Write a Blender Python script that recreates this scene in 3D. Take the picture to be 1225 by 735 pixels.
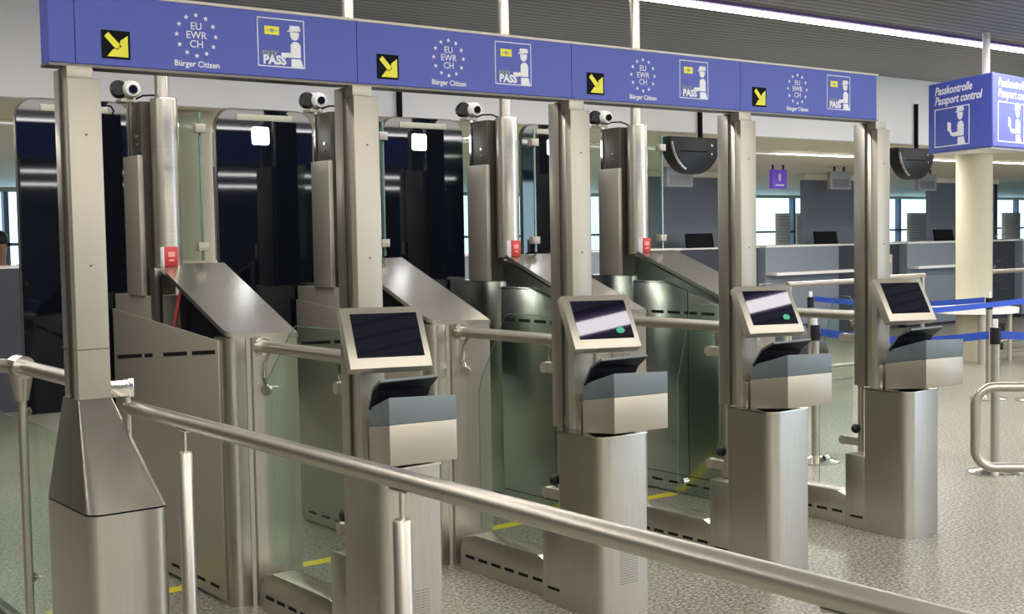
import bpy, bmesh, math, random
from mathutils import Vector, Matrix
random.seed(7)
S = bpy.context.scene
COL = S.collection
for o in list(bpy.data.objects):
    bpy.data.objects.remove(o)

# ------------------------------------------------------------------ camera
YAW, PITCH, ROLL = 0.654114, 0.0556547, -0.0171065
CAMP = Vector((-1.40015, -4.16113, 1.62))
cam_d = bpy.data.cameras.new('camera')
cam = bpy.data.objects.new('camera', cam_d)
COL.objects.link(cam)
cam_d.sensor_width = 36.0
cam_d.lens = 1496.67 / 1225 * 36.0
cam_d.clip_end = 200
f = Vector((math.sin(YAW) * math.cos(PITCH), math.cos(YAW) * math.cos(PITCH), -math.sin(PITCH)))
r = Vector((math.cos(YAW), -math.sin(YAW), 0))
u = r.cross(f)
cr, sr = math.cos(ROLL), math.sin(ROLL)
r2 = cr * r + sr * u
u2 = -sr * r + cr * u
M = Matrix(((r2.x, u2.x, -f.x), (r2.y, u2.y, -f.y), (r2.z, u2.z, -f.z))).to_4x4()
M.translation = CAMP
cam.matrix_world = M
S.camera = cam

# ------------------------------------------------------------------ world and exposure
S.view_settings.view_transform = 'Standard'
S.view_settings.look = 'None'
S.view_settings.gamma = 1.0
S.view_settings.exposure = 0.25
S.view_settings.use_curve_mapping = False
S.cycles.use_denoising = True
S.cycles.max_bounces = 10
S.cycles.transparent_max_bounces = 24
S.cycles.caustics_reflective = False
S.cycles.caustics_refractive = False
W = bpy.data.worlds.new('daylight')
S.world = W
W.use_nodes = True
W.node_tree.nodes['Background'].inputs[0].default_value = (0.50, 0.72, 1.0, 1)
W.node_tree.nodes['Background'].inputs[1].default_value = 2.6
WARM = (1.0, 0.955, 0.88)
CEIL = 3.28
U = 1.0681


def area(name, loc, sx, sy, power, color=WARM, rot=(0, 0, 0)):
    d = bpy.data.lights.new(name, 'AREA')
    d.shape = 'RECTANGLE'
    d.size, d.size_y = sx, sy
    d.energy = power
    d.color = color
    o = bpy.data.objects.new(name, d)
    o.location = loc
    o.rotation_euler = rot
    COL.objects.link(o)
    return o


# broad area lamps added under the ceilings to brighten hall, gates and booths
area('hall_fill_light', (3.0, -6.0, 3.24), 18, 1.2, 560)
area('hall_fill_light', (3.0, -11.6, 3.24), 20, 0.4, 420)
area('hall_fill_light', (16.0, 0.0, 3.24), 14, 0.6, 620)
area('hall_fill_light', (-5.5, -3.0, 3.24), 0.5, 5, 60)
area('hall_fill_light', (3.0, -2.9, 3.24), 14, 0.3, 230)
area('gate_fill_light', (3.0, 1.1, 3.24), 14, 0.25, 230)  # added fill above the gates
area('booth_fill_light', (6.0, 5.3, 2.55), 14, 0.3, 260)  # added fill under the booth soffit
area('booth_fill_light', (17.0, 5.6, 2.55), 14, 0.3, 280)
area('front_window_fill', (21.5, -15.8, 1.75), 9, 2.5, 650, (0.62, 0.78, 1.0), (math.radians(90), 0, 0))  # blue lamp added at the unseen window to brighten the pedestal fronts
area('booth_fill_light', (10.0, 11.5, 2.55), 24, 0.4, 300)


# ------------------------------------------------------------------ materials
def mat(name, base, rough=0.5, metal=0.0, emit=None, estr=0.0, spec=None, bump=None, noise=None, aniso=None):
    m = bpy.data.materials.new(name)
    m.use_nodes = True
    nt = m.node_tree
    b = nt.nodes['Principled BSDF']
    b.inputs['Base Color'].default_value = (*base, 1)
    b.inputs['Roughness'].default_value = rough
    b.inputs['Metallic'].default_value = metal
    if spec is not None:
        b.inputs['Specular IOR Level'].default_value = spec
    if emit:
        b.inputs['Emission Color'].default_value = (*emit, 1)
        b.inputs['Emission Strength'].default_value = estr
    if noise:      # (scale vector, low mul, high mul)
        tc = nt.nodes.new('ShaderNodeTexCoord')
        mp = nt.nodes.new('ShaderNodeMapping')
        mp.inputs['Scale'].default_value = noise[0]
        nz = nt.nodes.new('ShaderNodeTexNoise')
        nz.inputs['Scale'].default_value = 1.0
        nz.inputs['Detail'].default_value = 4
        rp = nt.nodes.new('ShaderNodeValToRGB')
        rp.color_ramp.elements[0].position = 0.3
        rp.color_ramp.elements[1].position = 0.7
        rp.color_ramp.elements[0].color = (*[c * noise[1] for c in base], 1)
        rp.color_ramp.elements[1].color = (*[min(1, c * noise[2]) for c in base], 1)
        nt.links.new(tc.outputs['Object'], mp.inputs[0])
        nt.links.new(mp.outputs[0], nz.inputs['Vector'])
        nt.links.new(nz.outputs['Fac'], rp.inputs[0])
        nt.links.new(rp.outputs[0], b.inputs['Base Color'])
        if bump:
            bp = nt.nodes.new('ShaderNodeBump')
            bp.inputs['Strength'].default_value = bump
            bp.inputs['Distance'].default_value = 0.002
            nt.links.new(nz.outputs['Fac'], bp.inputs['Height'])
            nt.links.new(bp.outputs[0], b.inputs['Normal'])
    return m


def glass_mat(name, tint, alpha, rough=0.02):
    m = bpy.data.materials.new(name)
    m.use_nodes = True
    nt = m.node_tree
    for n in list(nt.nodes):
        nt.nodes.remove(n)
    out = nt.nodes.new('ShaderNodeOutputMaterial')
    tr = nt.nodes.new('ShaderNodeBsdfTransparent')
    tr.inputs[0].default_value = (*tint, 1)
    gl = nt.nodes.new('ShaderNodeBsdfGlossy')
    gl.inputs['Roughness'].default_value = rough
    gl.inputs[0].default_value = (0.9, 1, 0.95, 1)
    lw0 = nt.nodes.new('ShaderNodeLayerWeight')
    lw0.inputs[0].default_value = 0.5
    lw = nt.nodes.new('ShaderNodeMath')
    lw.operation = 'POWER'
    lw.inputs[1].default_value = 4.0
    nt.links.new(lw0.outputs['Facing'], lw.inputs[0])
    mul = nt.nodes.new('ShaderNodeMath')
    mul.operation = 'MULTIPLY_ADD'
    mul.inputs[1].default_value = 0.6
    mul.inputs[2].default_value = alpha
    mx = nt.nodes.new('ShaderNodeMixShader')
    nt.links.new(lw.outputs[0], mul.inputs[0])
    nt.links.new(mul.outputs[0], mx.inputs[0])
    nt.links.new(tr.outputs[0], mx.inputs[1])
    nt.links.new(gl.outputs[0], mx.inputs[2])
    nt.links.new(mx.outputs[0], out.inputs[0])
    return m


STEEL = mat('brushed_steel', (0.50, 0.475, 0.42), 0.29, 0.93, noise=((260, 260, 3), 0.93, 1.06), bump=0.06)
STEELH = mat('brushed_steel_horizontal', (0.50, 0.475, 0.41), 0.32, 0.88, noise=((3, 3, 260), 0.93, 1.06), bump=0.06)
SATIN = mat('satin_steel_cover', (0.56, 0.535, 0.48), 0.24, 0.95, noise=((4, 120, 120), 0.92, 1.08), bump=0.05)
SHEEN = mat('dark_sheen_steel', (0.44, 0.48, 0.44), 0.22, 1.0, noise=((200, 200, 3), 0.95, 1.05), bump=0.03)
POLISH = mat('polished_steel', (0.66, 0.64, 0.58), 0.16, 1.0)
TUBE = mat('steel_tube', (0.46, 0.43, 0.375), 0.34, 0.9)
PLATE = mat('satin_plate', (0.40, 0.37, 0.31), 0.45, 0.6)
BEIGE = mat('cream_metal', (0.42, 0.39, 0.33), 0.38, 0.6)
DARKSTEEL = mat('dark_smoked_steel', (0.10, 0.095, 0.085), 0.35, 0.8)
BLUE = mat('blue_sign_lacquer', (0.050, 0.075, 0.42), 0.45)
PURPLE = mat('purple_sign', (0.10, 0.03, 0.33), 0.4, emit=(0.16, 0.07, 0.55), estr=0.35)
WHITE = mat('white_lettering', (0.82, 0.83, 0.86), 0.5)
YELLOW = mat('yellow_lettering', (0.85, 0.80, 0.03), 0.5)
FLOORY = mat('yellow_floor_tape', (0.68, 0.56, 0.03), 0.5)
SAGE = mat('grey_green_script', (0.25, 0.33, 0.30), 0.5)
BLACK = mat('black_plastic', (0.010, 0.010, 0.014), 0.4, spec=0.3)
BROWNSTEEL = mat('brown_tinted_steel', (0.075, 0.068, 0.055), 0.4, 0.5)
MATBLACK = mat('matt_black', (0.010, 0.010, 0.012), 0.8, spec=0.1)
BLACKGLASS = mat('black_glass', (0.004, 0.005, 0.009), 0.03, spec=0.4)
SCREEN = mat('screen_glass', (0.006, 0.006, 0.014), 0.03, spec=1.0)
BLUEGREY = mat('blue_grey_housing', (0.125, 0.155, 0.175), 0.42)
RED = mat('red_button_box', (0.48, 0.035, 0.025), 0.35)
REDCABLE = mat('red_cable', (0.35, 0.03, 0.04), 0.5)
LAMP = mat('face_lamp', (0.9, 0.9, 1), 0.3, emit=(0.88, 0.92, 1.0), estr=6)
VENT = mat('vent_bar_grey', (0.36, 0.37, 0.30), 0.5)
LAMPOFF = mat('lamp_diffuser_off', (0.19, 0.22, 0.20), 0.3)
TUBELIGHT = mat('fluorescent_tube_diffuser', (0.9, 0.9, 0.9), 0.4, emit=(1.0, 0.95, 1.0), estr=7)
TUBEHOT = mat('bright_tube_diffuser', (0.9, 0.9, 0.9), 0.4, emit=(1.0, 0.97, 0.95), estr=22)
GLOWEDGE = mat('violet_fringe_paint', (0.11, 0.05, 0.24), 0.5)  # violet light fringe of the strips, put into the housing colour
GLASS = glass_mat('green_tinted_glass', (0.90, 0.96, 0.92), 0.03)
GLASSEDGE = mat('glass_edge', (0.10, 0.19, 0.16), 0.15)
PAINTW = mat('white_bulkhead_paint', (0.86, 0.855, 0.85), 0.6)
CREAM = mat('cream_soffit_paint', (0.78, 0.74, 0.60), 0.6)
PILLAR = mat('cream_pillar_plaster', (0.52, 0.485, 0.37), 0.6, noise=((3, 3, 1), 0.96, 1.03))
BOOTHGREY = mat('booth_grey_panel', (0.155, 0.17, 0.22), 0.5)
COUNTERGREY = mat('counter_grey_panel', (0.20, 0.235, 0.285), 0.45)
COUNTERDARK = mat('counter_dark_panel', (0.035, 0.038, 0.055), 0.4)
LAMINATE = mat('white_laminate', (0.86, 0.85, 0.84), 0.35)
LOUVRE = mat('louvre_cream', (0.55, 0.56, 0.46), 0.5)
PLATEGREY = mat('grey_hanging_plate', (0.32, 0.32, 0.36), 0.4)
BELT = mat('blue_belt', (0.018, 0.075, 0.48), 0.55)
SKIN = mat('skin', (0.42, 0.22, 0.15), 0.5)
HAIR = mat('dark_hair', (0.015, 0.011, 0.010), 0.6)
UNIFORM = mat('navy_uniform', (0.02, 0.025, 0.05), 0.7)
BAG = mat('dark_bag_fabric', (0.035, 0.035, 0.042), 0.8, noise=((14, 14, 14), 0.5, 1.6))
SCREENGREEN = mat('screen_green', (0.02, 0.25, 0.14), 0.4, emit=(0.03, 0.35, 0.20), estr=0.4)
GREENICON = mat('green_exit_light', (0.03, 0.5, 0.2), 0.4, emit=(0.05, 0.9, 0.35), estr=1.0)
LEAF = mat('dark_leaves', (0.02, 0.028, 0.022), 0.6)
WALLM = mat('hall_wall_paint', (0.55, 0.53, 0.46), 0.7)
FRAMEM = mat('window_frame_paint', (0.10, 0.12, 0.16), 0.5)


def ceiling_mat():
    m = mat('slatted_ceiling', (0.12, 0.125, 0.13), 0.55)
    nt = m.node_tree
    b = nt.nodes['Principled BSDF']
    tc = nt.nodes.new('ShaderNodeTexCoord')
    sp = nt.nodes.new('ShaderNodeSeparateXYZ')
    md = nt.nodes.new('ShaderNodeMath'); md.operation = 'MULTIPLY'; md.inputs[1].default_value = 10.0
    fr = nt.nodes.new('ShaderNodeMath'); fr.operation = 'FRACT'
    rp = nt.nodes.new('ShaderNodeValToRGB')
    e = rp.color_ramp.elements
    e[0].position = 0.0; e[0].color = (0.055, 0.059, 0.064, 1)
    e[1].position = 0.24; e[1].color = (0.24, 0.256, 0.275, 1)
    k = e.new(0.18); k.color = (0.05, 0.053, 0.056, 1)
    nt.links.new(tc.outputs['Object'], sp.inputs[0])
    nt.links.new(sp.outputs['Y'], md.inputs[0])
    nt.links.new(md.outputs[0], fr.inputs[0])
    nt.links.new(fr.outputs[0], rp.inputs[0])
    nt.links.new(rp.outputs[0], b.inputs['Base Color'])
    return m


def floor_mat():
    m = mat('granite_floor', (0.3, 0.29, 0.24), 0.32)
    nt = m.node_tree
    b = nt.nodes['Principled BSDF']
    tc = nt.nodes.new('ShaderNodeTexCoord')
    n1 = nt.nodes.new('ShaderNodeTexNoise'); n1.inputs['Scale'].default_value = 62; n1.inputs['Detail'].default_value = 3
    n1.inputs['Roughness'].default_value = 0.7
    n2 = nt.nodes.new('ShaderNodeTexNoise'); n2.inputs['Scale'].default_value = 1.3; n2.inputs['Detail'].default_value = 2
    rp = nt.nodes.new('ShaderNodeValToRGB')
    e = rp.color_ramp.elements
    e[0].position = 0.38; e[0].color = (0.06, 0.058, 0.046, 1)
    e[1].position = 0.62; e[1].color = (0.56, 0.545, 0.45, 1)
    k = e.new(0.50); k.color = (0.255, 0.248, 0.20, 1)
    mx = nt.nodes.new('ShaderNodeMixRGB'); mx.blend_type = 'MULTIPLY'; mx.inputs[0].default_value = 0.3
    # joints
    sp = nt.nodes.new('ShaderNodeSeparateXYZ')
    nt.links.new(tc.outputs['Object'], sp.inputs[0])
    jo = []
    for ax in ('X', 'Y'):
        a = nt.nodes.new('ShaderNodeMath'); a.operation = 'MULTIPLY'; a.inputs[1].default_value = 1.25
        fr = nt.nodes.new('ShaderNodeMath'); fr.operation = 'FRACT'
        lt = nt.nodes.new('ShaderNodeMath'); lt.operation = 'LESS_THAN'; lt.inputs[1].default_value = 0.006
        nt.links.new(sp.outputs[ax], a.inputs[0]); nt.links.new(a.outputs[0], fr.inputs[0]); nt.links.new(fr.outputs[0], lt.inputs[0])
        jo.append(lt)
    mxj = nt.nodes.new('ShaderNodeMath'); mxj.operation = 'MAXIMUM'
    nt.links.new(jo[0].outputs[0], mxj.inputs[0]); nt.links.new(jo[1].outputs[0], mxj.inputs[1])
    jm = nt.nodes.new('ShaderNodeMixRGB'); jm.inputs[2].default_value = (0.12, 0.12, 0.10, 1)
    nt.links.new(tc.outputs['Object'], n1.inputs['Vector'])
    nt.links.new(tc.outputs['Object'], n2.inputs['Vector'])
    nt.links.new(n1.outputs['Fac'], rp.inputs[0])
    nt.links.new(rp.outputs[0], mx.inputs[1])
    nt.links.new(n2.outputs['Fac'], mx.inputs[2])
    sc = nt.nodes.new('ShaderNodeMath'); sc.operation = 'MULTIPLY'; sc.inputs[1].default_value = 0.5
    nt.links.new(mxj.outputs[0], sc.inputs[0])
    nt.links.new(sc.outputs[0], jm.inputs[0])
    nt.links.new(mx.outputs[0], jm.inputs[1])
    nt.links.new(jm.outputs[0], b.inputs['Base Color'])
    return m


CEILM, FLOORM = ceiling_mat(), floor_mat()


# ------------------------------------------------------------------ mesh helpers
class MB:
    def __init__(s):
        s.bm = bmesh.new()

    def box(s, x0, x1, y0, y1, z0, z1, bev=0.0):
        t = bmesh.new()
        bmesh.ops.create_cube(t, size=1)
        for v in t.verts:
            v.co = Vector(((x0 + x1) / 2 + v.co.x * (x1 - x0), (y0 + y1) / 2 + v.co.y * (y1 - y0), (z0 + z1) / 2 + v.co.z * (z1 - z0)))
        if bev:
            bmesh.ops.bevel(t, geom=t.edges[:], offset=bev, segments=2, affect='EDGES', profile=0.5)
        s._join(t)
        return s

    def _join(s, t):
        me = bpy.data.meshes.new('tmp')
        t.to_mesh(me)
        t.free()
        s.bm.from_mesh(me)
        bpy.data.meshes.remove(me)

    def solid(s, bottom, top, bev=0.0):
        """two rings of points of equal count -> closed solid"""
        t = bmesh.new()
        a = [t.verts.new(p) for p in bottom]
        b = [t.verts.new(p) for p in top]
        n = len(a)
        t.faces.new(a[::-1])
        t.faces.new(b)
        for i in range(n):
            t.faces.new((a[i], a[(i + 1) % n], b[(i + 1) % n], b[i]))
        bmesh.ops.recalc_face_normals(t, faces=t.faces[:])
        if bev:
            bmesh.ops.bevel(t, geom=t.edges[:], offset=bev, segments=2, affect='EDGES', profile=0.5)
        s._join(t)
        return s

    def prism(s, pts, z0, z1, bev=0.0):
        return s.solid([(x, y, z0) for x, y in pts], [(x, y, z1) for x, y in pts], bev)

    def prism_yz(s, pts, x0, x1, bev=0.0):
        return s.solid([(x0, y, z) for y, z in pts], [(x1, y, z) for y, z in pts], bev)

    def prism_xz(s, pts, y0, y1, bev=0.0):
        return s.solid([(x, y0, z) for x, z in pts], [(x, y1, z) for x, z in pts], bev)

    def tube(s, pts, rad, seg=16, caps=True):
        pts = [Vector(p) for p in pts]
        rads = rad if isinstance(rad, (list, tuple)) else [rad] * len(pts)
        t = bmesh.new()
        rings = []
        ref = None
        for i, p in enumerate(pts):
            if i == 0: d = pts[1] - p
            elif i == len(pts) - 1: d = p - pts[i - 1]
            else: d = (pts[i + 1] - p).normalized() + (p - pts[i - 1]).normalized()
            d.normalize()
            if ref is None:
                a = d.cross(Vector((0, 0, 1)) if abs(d.z) < 0.9 else Vector((1, 0, 0)))
            else:
                a = ref - d * ref.dot(d)
                if a.length < 1e-4: a = d.orthogonal()
            a.normalize()
            ref = a
            b = d.cross(a)
            rings.append([t.verts.new(p + rads[i] * (math.cos(q) * a + math.sin(q) * b)) for q in [2 * math.pi * j / seg for j in range(seg)]])
        for i in range(len(rings) - 1):
            for j in range(seg):
                t.faces.new((rings[i][j], rings[i][(j + 1) % seg], rings[i + 1][(j + 1) % seg], rings[i + 1][j]))
        if caps:
            t.faces.new(rings[0][::-1])
            t.faces.new(rings[-1])
        bmesh.ops.recalc_face_normals(t, faces=t.faces[:])
        s._join(t)
        return s

    def ball(s, c, rad, sc=(1, 1, 1), seg=20):
        t = bmesh.new()
        bmesh.ops.create_uvsphere(t, u_segments=seg, v_segments=max(8, seg // 2), radius=rad)
        for v in t.verts:
            v.co = Vector(c) + Vector((v.co.x * sc[0], v.co.y * sc[1], v.co.z * sc[2]))
        s._join(t)
        return s

    def build(s, name, m, parent=None, smooth=35):
        me = bpy.data.meshes.new(name)
        s.bm.to_mesh(me)
        s.bm.free()
        me.materials.append(m)
        if smooth:
            me.polygons.foreach_set('use_smooth', [True] * len(me.polygons))
            me.set_sharp_from_angle(angle=math.radians(smooth))
        o = bpy.data.objects.new(name, me)
        COL.objects.link(o)
        if parent is not None:
            o.parent = parent
            o.matrix_parent_inverse = parent.matrix_world.inverted() if False else Matrix.Identity(4)
        return o


def rrect(x0, x1, y0, y1, r, seg=6, corners=(1, 1, 1, 1)):
    """corner order: (x0,y0) (x1,y0) (x1,y1) (x0,y1); r radius"""
    out = []
    cs = [((x0, y0), (1, 1), 180), ((x1, y0), (-1, 1), 270), ((x1, y1), (-1, -1), 0), ((x0, y1), (1, -1), 90)]
    for (c, sgn, a0), on in zip(cs, corners):
        if not on:
            out.append(c)
            continue
        rr = r * on
        cx, cy = c[0] + sgn[0] * rr, c[1] + sgn[1] * rr
        for i in range(seg + 1):
            a = math.radians(a0 + 90 * i / seg)
            out.append((cx + rr * math.cos(a), cy + rr * math.sin(a)))
    return out


def tag(o, label=None, cat=None, group=None, kind=None):
    if label: o['label'] = label
    if cat: o['category'] = cat
    if group: o['group'] = group
    if kind: o['kind'] = kind
    return o


def empty(name, loc, label=None, cat=None, group=None):
    o = bpy.data.objects.new(name, None)
    o.location = loc
    o.empty_display_size = 0.1
    COL.objects.link(o)
    return tag(o, label, cat, group)


def copy_tree(o, parent=None):
    c = o.copy()
    COL.objects.link(c)
    c.parent = parent
    for ch in list(o.children):
        copy_tree(ch, c)
    return c


def struct(o):
    o['kind'] = 'structure'
    return o


def text(name, body, size, m, parent, loc, rot, align='CENTER', bold=0.0, shear=0.0, ext=0.0008):
    cu = bpy.data.curves.new(name, 'FONT')
    cu.body = body
    cu.size = size
    cu.align_x = align
    cu.align_y = 'CENTER'
    cu.extrude = ext
    cu.offset = bold
    cu.shear = shear
    cu.resolution_u = 3
    o = bpy.data.objects.new(name, cu)
    COL.objects.link(o)
    bpy.context.view_layer.update()
    me = bpy.data.meshes.new_from_object(o.evaluated_get(bpy.context.evaluated_depsgraph_get()))
    bpy.data.objects.remove(o)
    me.materials.clear()
    me.materials.append(m)
    o = bpy.data.objects.new(name, me)
    COL.objects.link(o)
    o.parent = parent
    o.location = loc
    o.rotation_euler = rot
    return o


# ------------------------------------------------------------------ structure
X0, X1, Y0, Y1 = -9.0, 42.0, -16.0, 17.0
BHY, SOF = 4.15, 2.57
struct(MB().box(X0, X1, Y0, Y1, -0.1, 0).build('floor', FLOORM))
struct(MB().box(X0, X1, Y0, BHY, CEIL, CEIL + 0.1).build('ceiling', CEILM))
struct(MB().box(X0, X1, BHY, BHY + 0.12, SOF, CEIL + 0.1).build('trim_1', PAINTW))          # white bulkhead
struct(MB().box(X0, X1, BHY + .121, Y1, SOF + 0.001, SOF + 0.08).build('ceiling_2', CREAM))
struct(MB().box(X0, X1, 5.6, 5.75, SOF - 0.035, SOF + 0.0).build('trim_2', LAMINATE))
struct(MB().box(X0 - .15, X0, Y0, Y1, 0, CEIL).build('wall_left', mat('dark_side_wall', (.16, .165, .14), .7)))
struct(MB().box(X1, X1 + .15, Y0, Y1, 0, CEIL).build('wall_right', WALLM))
# back wall beyond the booths with a long band of windows to daylight
struct(MB().box(X0, 1.5, Y1, Y1 + .15, 0, CEIL).box(1.5, X1, Y1, Y1 + .15, 0, 0.9).box(1.5, X1, Y1, Y1 + .15, 2.5, CEIL).build('wall_back', WALLM))
wf = MB()
x = 1.5
while x <= X1 - 0.5:
    wf.box(x - 0.04, x + 0.04, Y1 - 0.03, Y1 + 0.12, 0.9, 2.5)
    x += 1.5
wf.box(1.5, X1, Y1 - 0.03, Y1 + 0.12, 1.62, 1.67).box(1.5, X1, Y1 - 0.05, Y1 + 0.12, 0.86, 0.93)
w1 = struct(wf.build('window_1', FRAMEM))
MB().box(1.5, X1, Y1 + 0.04, Y1 + 0.05, 0.9, 2.5).build('pane', GLASS, w1)
# wall behind the camera, with unseen windows assumed at the right for cool reflections
struct(MB().box(X0, 17.0, Y0 - .15, Y0, 0, CEIL).box(17.0, 26.0, Y0 - .15, Y0, 0, 0.5).box(17.0, 26.0, Y0 - .15, Y0, 3.0, CEIL).box(26.0, X1, Y0 - .15, Y0, 0, CEIL).build('wall_front', COUNTERDARK))
wf = MB()
for i in range(7):
    wf.box(17.0 + i * 9 / 6 - 0.04, 17.0 + i * 9 / 6 + 0.04, Y0 - 0.1, Y0 + 0.03, 0.5, 3.0)
struct(wf.build('window_2', FRAMEM))

# pillars in the row just behind the bulkhead
for px_, py_, lab in ((2.31, 4.62, 'round cream pillar behind the first gate, seen through its glass wing'),
                      (12.53, 4.62, 'tall round cream pillar at the right, behind the passport control sign')):
    p = empty('pillar', (px_, py_, 0), lab, 'pillar')
    MB().tube([(0, 0, 0), (0, 0, 2.5)], 0.215, 40).build('shaft', PILLAR, p)
    MB().tube([(0, 0, 2.5), (0, 0, SOF)], 0.217, 40).build('collar', PILLAR, p)
tb = empty('ring_table', (12.53, 4.62, 0), 'small white oval table fitted round the foot of the right pillar', 'table')
rg = MB()
for i in range(36):
    a, b = math.radians(i * 10), math.radians(i * 10 + 10)
    P = lambda r_, t, z: (r_ * math.cos(t), r_ * math.sin(t), z)
    rg.solid([P(.225, a, .6), P(.52, a, .6), P(.52, b, .6), P(.225, b, .6)], [P(.225, a, .66), P(.52, a, .66), P(.52, b, .66), P(.225, b, .66)])
rg.build('table_top', LAMINATE, tb)
MB().tube([(-.30, -.30, 0), (-.30, -.30, 0.60)], 0.05, 16).build('leg', BEIGE, tb)
MB().tube([(.30, -.30, 0), (.30, -.30, 0.60)], 0.03, 16).build('leg', BEIGE, tb)
MB().tube([(.30, .30, 0), (.30, .30, 0.60)], 0.03, 16).build('leg', BEIGE, tb)

# ceiling strip lights
def strip(x0, x1, y, w, lab, z=CEIL, mt=None, dp=.015):
    t = empty('ceiling_strip_light', ((x0 + x1) / 2, y, z), lab, 'ceiling light')
    hx = (x1 - x0) / 2
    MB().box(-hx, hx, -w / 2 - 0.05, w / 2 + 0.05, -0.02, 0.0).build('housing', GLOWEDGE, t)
    MB().box(-hx + .02, hx - .02, -w / 2, w / 2, -0.02 - dp, -0.02).build('diffuser', mt or TUBELIGHT, t)
    return t


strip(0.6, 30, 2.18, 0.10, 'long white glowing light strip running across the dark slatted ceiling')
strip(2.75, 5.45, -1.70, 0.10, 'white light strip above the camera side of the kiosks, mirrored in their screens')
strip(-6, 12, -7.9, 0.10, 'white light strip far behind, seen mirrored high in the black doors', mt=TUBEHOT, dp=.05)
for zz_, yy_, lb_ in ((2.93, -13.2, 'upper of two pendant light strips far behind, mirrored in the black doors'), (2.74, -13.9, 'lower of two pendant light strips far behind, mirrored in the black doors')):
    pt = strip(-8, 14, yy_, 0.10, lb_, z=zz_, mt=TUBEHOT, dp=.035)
    for hx_ in (-9, -3, 3, 9):
        MB().tube([(hx_, 0, 0), (hx_, 0, CEIL - zz_)], .008, 8).build('hanger', DARKSTEEL, pt)

# ------------------------------------------------------------------ overhead sign beam
ZB, ZT = 2.218, 2.452
beam = empty('overhead_sign_beam', (0, 0, ZB), 'long blue overhead beam carrying four easy pass sign panels across the steel posts', 'sign')
bx = MB()
bx.box(-0.0845, 4 * U + 0.012, 0.006, 0.085, -0.004, ZT - ZB - 0.002)
bx.build('beam_core', BLUE, beam)
MB().box(-0.09, 4 * U + 0.014, -0.004, 0.09, ZT - ZB - 0.002, ZT - ZB + 0.008).build('top_edge_strip', PLATE, beam)
MB().box(-0.087, 4 * U + 0.013, 0.0, 0.087, -0.012, -0.003).build('bottom_edge_strip', DARKSTEEL, beam)


def star_pts(cx, cz, R):
    return [(cx + (R if i % 2 == 0 else R * 0.42) * math.sin(i * math.pi / 5), cz + (R if i % 2 == 0 else R * 0.42) * math.cos(i * math.pi / 5)) for i in range(10)]


def officer(mb, ox, oz, s, y0, y1, armdoc=True):
    """white pictogram of an officer facing left, unit height 1 scaled by s"""
    P = lambda pts: mb.prism_xz([(ox + a * s, oz + b * s) for a, b in pts], y0, y1)
    P([(-.14, .86), (.16, .86), (.13, .97), (-.12, .97)])            # cap
    P([(-.19, .82), (.15, .85), (.15, .875), (-.19, .85)])           # peak
    h = [(0 + .115 * math.cos(a), .76 + .13 * math.sin(a)) for a in [math.pi * (1 + i / 10) for i in range(11)]]
    P(h + [(.115, .82), (-.115, .82)])
    b = [(0.02 + .13 * math.cos(math.pi * i / 10), .48 + .12 * math.sin(math.pi * i / 10)) for i in range(11)]
    P(b + [(-.11, .22), (.15, .22)])
    P([(-.36, .25), (-.36, .32), (-.10, .33), (-.10, .22), (-.30, .22)])   # forearm
    P([(-.10, 0), (-.10, .19), (.15, .19), (.22, 0)])                # coat skirt


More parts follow.
